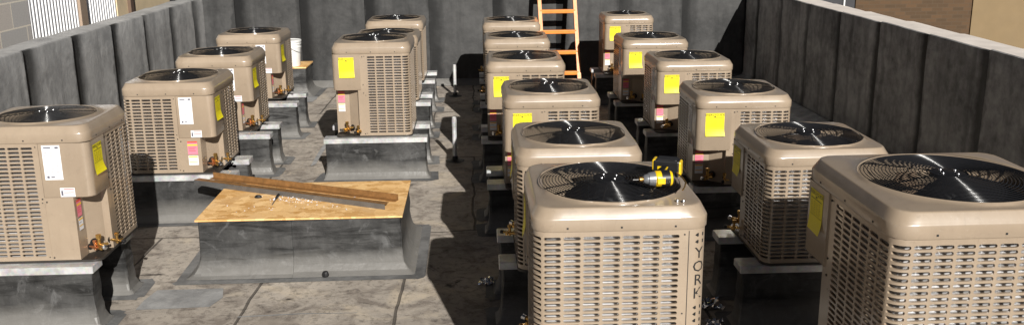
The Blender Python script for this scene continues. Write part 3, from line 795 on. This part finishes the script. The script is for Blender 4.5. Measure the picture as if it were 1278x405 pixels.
# belt hook beside the battery
m = MB(); m.tube([(0.115, 0.10, 0.03), (0.135, 0.06, 0.015), (0.135, 0.0, 0.012), (0.115, -0.06, 0.01), (0.10, -0.09, 0.006)], 0.0035, 6); m.build('belt_hook', BRASS, r, 40)
bpy.context.view_layer.update()
for k, (x, y) in enumerate(((0.855, 3.645), (0.880, 3.638))):
    m = MB(); m.lathe([(0.007, 0), (0.007, 0.004), (0.003, 0.006)], 12, Matrix.Translation((x, y, 0.900)) @ Matrix.Rotation(1.3, 4, 'X'))
    m.tube([(x, y, 0.902), (x+0.006, y-0.012, 0.9)], 0.0022, 6)
    tag(m.build('loose_screw', CHROME, None, 40), ('left' if k == 0 else 'right')+' loose silver screw of two on the cover in front of the driver', 'screw', 'loose screws on the foreground cover')

# ------------------------------------------------------------------ crumpled foil scraps on the shaded floor
for k, (x, y, sz, lab) in enumerate(((1.50, 5.42, 0.10, 'crumpled shiny foil scrap on shaded floor right of the foreground unit'), (1.47, 5.12, 0.07, 'smaller shiny foil scrap nearest camera right of the foreground unit'), (0.035, 5.90, 0.06, 'shiny foil scrap on shaded floor left of the foreground unit'))):
    rn = random.Random(20+k); m = MB(); n = 9
    g = [[Vector((x+sz*(i/(n-1)-0.5)*2*(0.7+0.3*rn.random()), y+sz*(j/(n-1)-0.5)*2*(0.7+0.3*rn.random()), ZF+0.008+rn.random()*sz*0.38)) for i in range(n)] for j in range(n)]
    m.loops(g, False)
    tag(m.build('foil_scrap', CHROME), lab, 'foil scrap', 'foil scraps on the floor')

# ------------------------------------------------------------------ roof deck and ground
m = MB()
nx, ny = 4, 8
m.box(-4.42, 4.60, -6, 14.0, ZF-0.35, ZF)
tag(m.build('roof_deck', FLOOR), kind='structure')
m = MB(); m.add([(-600, -600, -5), (600, -600, -5), (600, 600, -5), (-600, 600, -5)], [(0, 1, 2, 3)])
tag(m.build('ground', simple('asphalt', (0.06, 0.06, 0.06), 0.8, var=0.3, scale=0.5)), kind='structure')

# repair patches lying on the deck
m = MB(); rn = random.Random(9)
for (x, y, a, b) in ((-2.05, 5.75, 0.5, 0.32), (-1.2, 5.45, 0.75, 0.02), (-1.72, 8.2, 0.26, 0.20), (-2.45, 12.7, 0.25, 0.4), (-1.6, 12.9, 0.3, 0.3), (-1.75, 9.6, 0.05, 1.0)):
    pts = [(x+a*0.5*px+rn.uniform(-.02, .02), y+b*0.5*py+rn.uniform(-.015, .015), ZF+0.0075) for px, py in ((-1, -1), (0, -1.05), (1, -0.9), (1.05, 0.1), (0.95, 1), (0, 1.02), (-0.9, 1), (-1.03, 0))]
    m.add(pts, [tuple(range(8))])
tag(m.build('membrane_patches', PATCH2), kind='structure')

# ------------------------------------------------------------------ parapets (lapped vertical sheets)
def parapet(name, label, xin, xout, ztop, mat, cmat, phase, sgn, y0=-3.0, y1=13.7):
    root = empty(name, ((xin+xout)/2, (y0+y1)/2, ZF)); tag(root, label, 'parapet wall')
    m = MB(); c_ = MB(); rn = random.Random(4 if sgn > 0 else 8)
    y = phase
    while y > y0: y -= 1.0
    while y < y1:
        a, b = max(y, y0), min(y+1.0, y1)
        n = 6; pr_ = rn.uniform(0.022, 0.038) if sgn > 0 else rn.uniform(0.008, 0.016); dz = rn.uniform(0.012, 0.026)
        F = []; T = []
        for i in range(n+1):
            t = i/n; yy = a+(b-a)*t; e = pr_*(0.1+0.9*t)+0.003*sin(t*5+a); z = ztop+dz*t*0.7-0.003*rn.random()
            F.append([(xin+sgn*(e+0.008*sin(k*1.3+a*3)*(k/5)*(1-k/5)*4*0.3), yy, ZF+(z-0.018-ZF)*k/5) for k in range(6)]+[(xin+sgn*(e-0.006), yy, z-0.005), (xin+sgn*(e-0.022), yy, z)])
            T.append([(xin+sgn*(e-0.0215), yy, z+0.0004), (xin+(xout-xin)*0.5, yy, z+0.004+0.004*rn.random()), (xout, yy, z-0.004)])
        m.loops(F, False)
        end = F[-1]; m.add(end+[(xin-sgn*0.03, b, p[2]) for p in end], [(i, i+1, len(end)+i+1, len(end)+i) for i in range(len(end)-1)])
        c_.loops(T, False)
        end = T[-1]; c_.add(end+[(p[0], b, ztop-0.05) for p in end], [(i, i+1, len(end)+i+1, len(end)+i) for i in range(2)])
        y += 1.0
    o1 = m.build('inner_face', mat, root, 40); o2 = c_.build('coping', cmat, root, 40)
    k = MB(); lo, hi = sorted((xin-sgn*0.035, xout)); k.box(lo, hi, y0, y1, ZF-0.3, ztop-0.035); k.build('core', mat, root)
    # cant strip at the foot
    f = MB(); f.add([(xin+sgn*0.0, y0, ZF+0.16), (xin+sgn*0.0, y1, ZF+0.16), (xin+sgn*0.045, y1, ZF+0.07), (xin+sgn*0.045, y0, ZF+0.07), (xin+sgn*0.14, y1, ZF+0.004), (xin+sgn*0.14, y0, ZF+0.004)], [(0, 1, 2, 3), (3, 2, 4, 5)])
    f.build('cant_strip', mat, root)
    local_children(root)
    return root
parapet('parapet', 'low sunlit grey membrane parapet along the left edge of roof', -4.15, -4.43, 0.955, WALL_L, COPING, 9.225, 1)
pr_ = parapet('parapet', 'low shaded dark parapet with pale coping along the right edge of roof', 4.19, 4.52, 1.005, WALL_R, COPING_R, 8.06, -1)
m = MB(); X_ = 4.165
m.add([(X_, 7.6, ZF+0.17), (X_, 13.6, ZF+0.10), (X_-0.03, 7.6, ZF+0.175), (X_-0.03, 13.6, ZF+0.105), (X_-0.42, 7.6, ZF+0.008), (X_-0.42, 13.6, ZF+0.008)], [(0, 1, 3, 2), (2, 3, 5, 4)])
o = m.build('foot_flashing', GALV, pr_); o.location = -pr_.location
# back wall
root = empty('back_wall', (0, 13.8, ZF)); tag(root, 'tall dark grey membrane wall closing the far end of the roof', 'wall')
m = MB(); x = -0.72-0.975*4
rn = random.Random(2)
while x < 4.6:
    a, b = max(x, -4.6), min(x+0.975, 4.6); pr2 = rn.uniform(0.006, 0.014); F = []
    for i in range(5):
        t = i/4; F.append([(a+(b-a)*t, 13.70-pr2*t-0.004*sin(kk*1.1+i), ZF+(3.2-ZF)*kk/8) for kk in range(9)])
    m.loops(F, False); e = F[-1]; m.add(e+[(b, 13.74, p[2]) for p in e], [(i, i+1, 9+i+1, 9+i) for i in range(8)])
    x += 0.975
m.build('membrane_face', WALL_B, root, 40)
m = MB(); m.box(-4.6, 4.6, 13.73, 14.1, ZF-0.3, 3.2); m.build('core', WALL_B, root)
m = MB(); m.box(-4.66, 4.66, 13.64, 14.16, 3.2, 3.27); m.build('coping', GALV, root, bevel=0.01)
m = MB(); m.add([(-4.2, 13.69, ZF+0.10), (4.2, 13.69, ZF+0.10), (4.2, 13.59, ZF+0.005), (-4.2, 13.59, ZF+0.005)], [(0, 1, 2, 3)]); m.build('cant_strip', MEM, root)
local_children(root)

# ------------------------------------------------------------------ neighbours beyond the parapets
def block_mat():
    t = NT('grey_blockwork'); P = t.pos()
    sx = t.n('SeparateXYZ'); t.l(P, sx.inputs[0]); cb = t.n('CombineXYZ'); t.l(sx.outputs[1], cb.inputs[0]); t.l(sx.outputs[2], cb.inputs[1])
    br = t.n('TexBrick'); t.l(cb.outputs[0], br.inputs['Vector'])
    br.inputs['Scale'].default_value = 1; br.inputs['Brick Width'].default_value = 0.62; br.inputs['Row Height'].default_value = 0.30; br.inputs['Mortar Size'].default_value = 0.010
    br.inputs['Color1'].default_value = (0.80, 0.69, 0.58, 1); br.inputs['Color2'].default_value = (0.58, 0.56, 0.54, 1); br.inputs['Mortar'].default_value = (0.95, 0.87, 0.74, 1)
    c = t.mix(t.math('MULTIPLY', t.ramp(t.noise(P, 60, 4, 0.7), [(0.4, 0.0), (0.7, 1.0)]), 0.35), br.outputs['Color'], (0.22, 0.20, 0.18))
    return t.set(c, 0.85)
def brick_mat():
    t = NT('brown_brick'); P = t.pos()
    sx = t.n('SeparateXYZ'); t.l(P, sx.inputs[0]); cb = t.n('CombineXYZ'); t.l(sx.outputs[0], cb.inputs[0]); t.l(sx.outputs[2], cb.inputs[1])
    br = t.n('TexBrick'); t.l(cb.outputs[0], br.inputs['Vector'])
    br.inputs['Scale'].default_value = 1; br.inputs['Brick Width'].default_value = 0.22; br.inputs['Row Height'].default_value = 0.075; br.inputs['Mortar Size'].default_value = 0.006
    br.inputs['Color1'].default_value = (0.10, 0.052, 0.022, 1); br.inputs['Color2'].default_value = (0.06, 0.034, 0.015, 1); br.inputs['Mortar'].default_value = (0.08, 0.052, 0.03, 1)
    c = t.mix(t.math('MULTIPLY', t.noise(P, 9, 5, 0.7), 0.35), br.outputs['Color'], (0.12, 0.075, 0.035))
    return t.set(c, 0.85)
XL = -5.35
m = MB(); m.box(XL-0.3, XL, 2.0, 10.95, -5, 3.2)
tag(m.build('block_wall', block_mat()), 'grey and tan concrete block wall beyond the left parapet', 'wall')
CREAM = simple('cream_render', (0.85, 0.68, 0.44), 0.8, var=0.15, scale=5)
r = empty('corrugated_screen', (XL, 12.5, -5)); tag(r, 'white corrugated metal screen wall beyond the left parapet', 'screen wall')
def corr(y0, y1):
    m = MB(); n = int((y1-y0)/0.021); L = []
    for i in range(n+1):
        ph = i % 4; x = XL-0.03+(0.028 if ph in (1, 2) else 0.0); L.append([(x, y0+(y1-y0)*i/n, -5), (x, y0+(y1-y0)*i/n, 3.2)])
    m.loops(L, False); m.build('corrugated_sheet', simple('white_sheet', (0.92, 0.92, 0.93), 0.45, var=0.05), r)
corr(10.96, 12.30); corr(12.50, 13.60)
m = MB(); m.box(XL-0.05, XL+0.03, 12.30, 12.50, -5, 3.2); m.build('post', simple('brown_post', (0.36, 0.27, 0.20), 0.6), r)
m = MB(); m.box(XL-0.3, XL-0.04, 10.96, 13.60, -5, 3.19); m.build('backing', WHITE, r)
local_children(r)
r = empty('rendered_building', (XL, 16, -5)); tag(r, 'cream rendered building corner with dark post beyond the left parapet', 'building')
m = MB(); m.box(XL-3, XL, 13.61, 22, -5, 3.3); m.build('wall', CREAM, r)
m = MB(); m.box(XL, XL+0.05, 14.02, 14.14, -5, 3.3); m.build('dark_post', simple('dark_post', (0.14, 0.09, 0.06), 0.6), r)
local_children(r)
m = MB(); m.box(7.75, 10.18, 18.0, 22.0, -5, 3.0)
tag(m.build('brick_building', brick_mat()), 'brown brick building beyond the right parapet', 'building')
m = MB(); m.box(10.185, 14.0, 17.97, 22.0, -5, 3.0)
tag(m.build('tan_building', simple('tan_render', (0.235, 0.165, 0.085), 0.85, var=0.1, scale=3)), 'plain tan rendered building at the top right corner', 'building')
r = empty('dark_building', (6.3, 19, -5)); tag(r, 'dark grey building seen just beyond the back end of right parapet', 'building')
m = MB(); m.box(4.9, 7.745, 18.03, 22.0, -5, 3.0); m.build('wall', simple('dark_cladding', (0.035, 0.035, 0.04), 0.6, var=0.3, scale=3), r)
m = MB(); m.box(7.50, 7.53, 18.0, 18.03, -5, 3.0); m.build('downpipe', WHITE, r)
local_children(r)
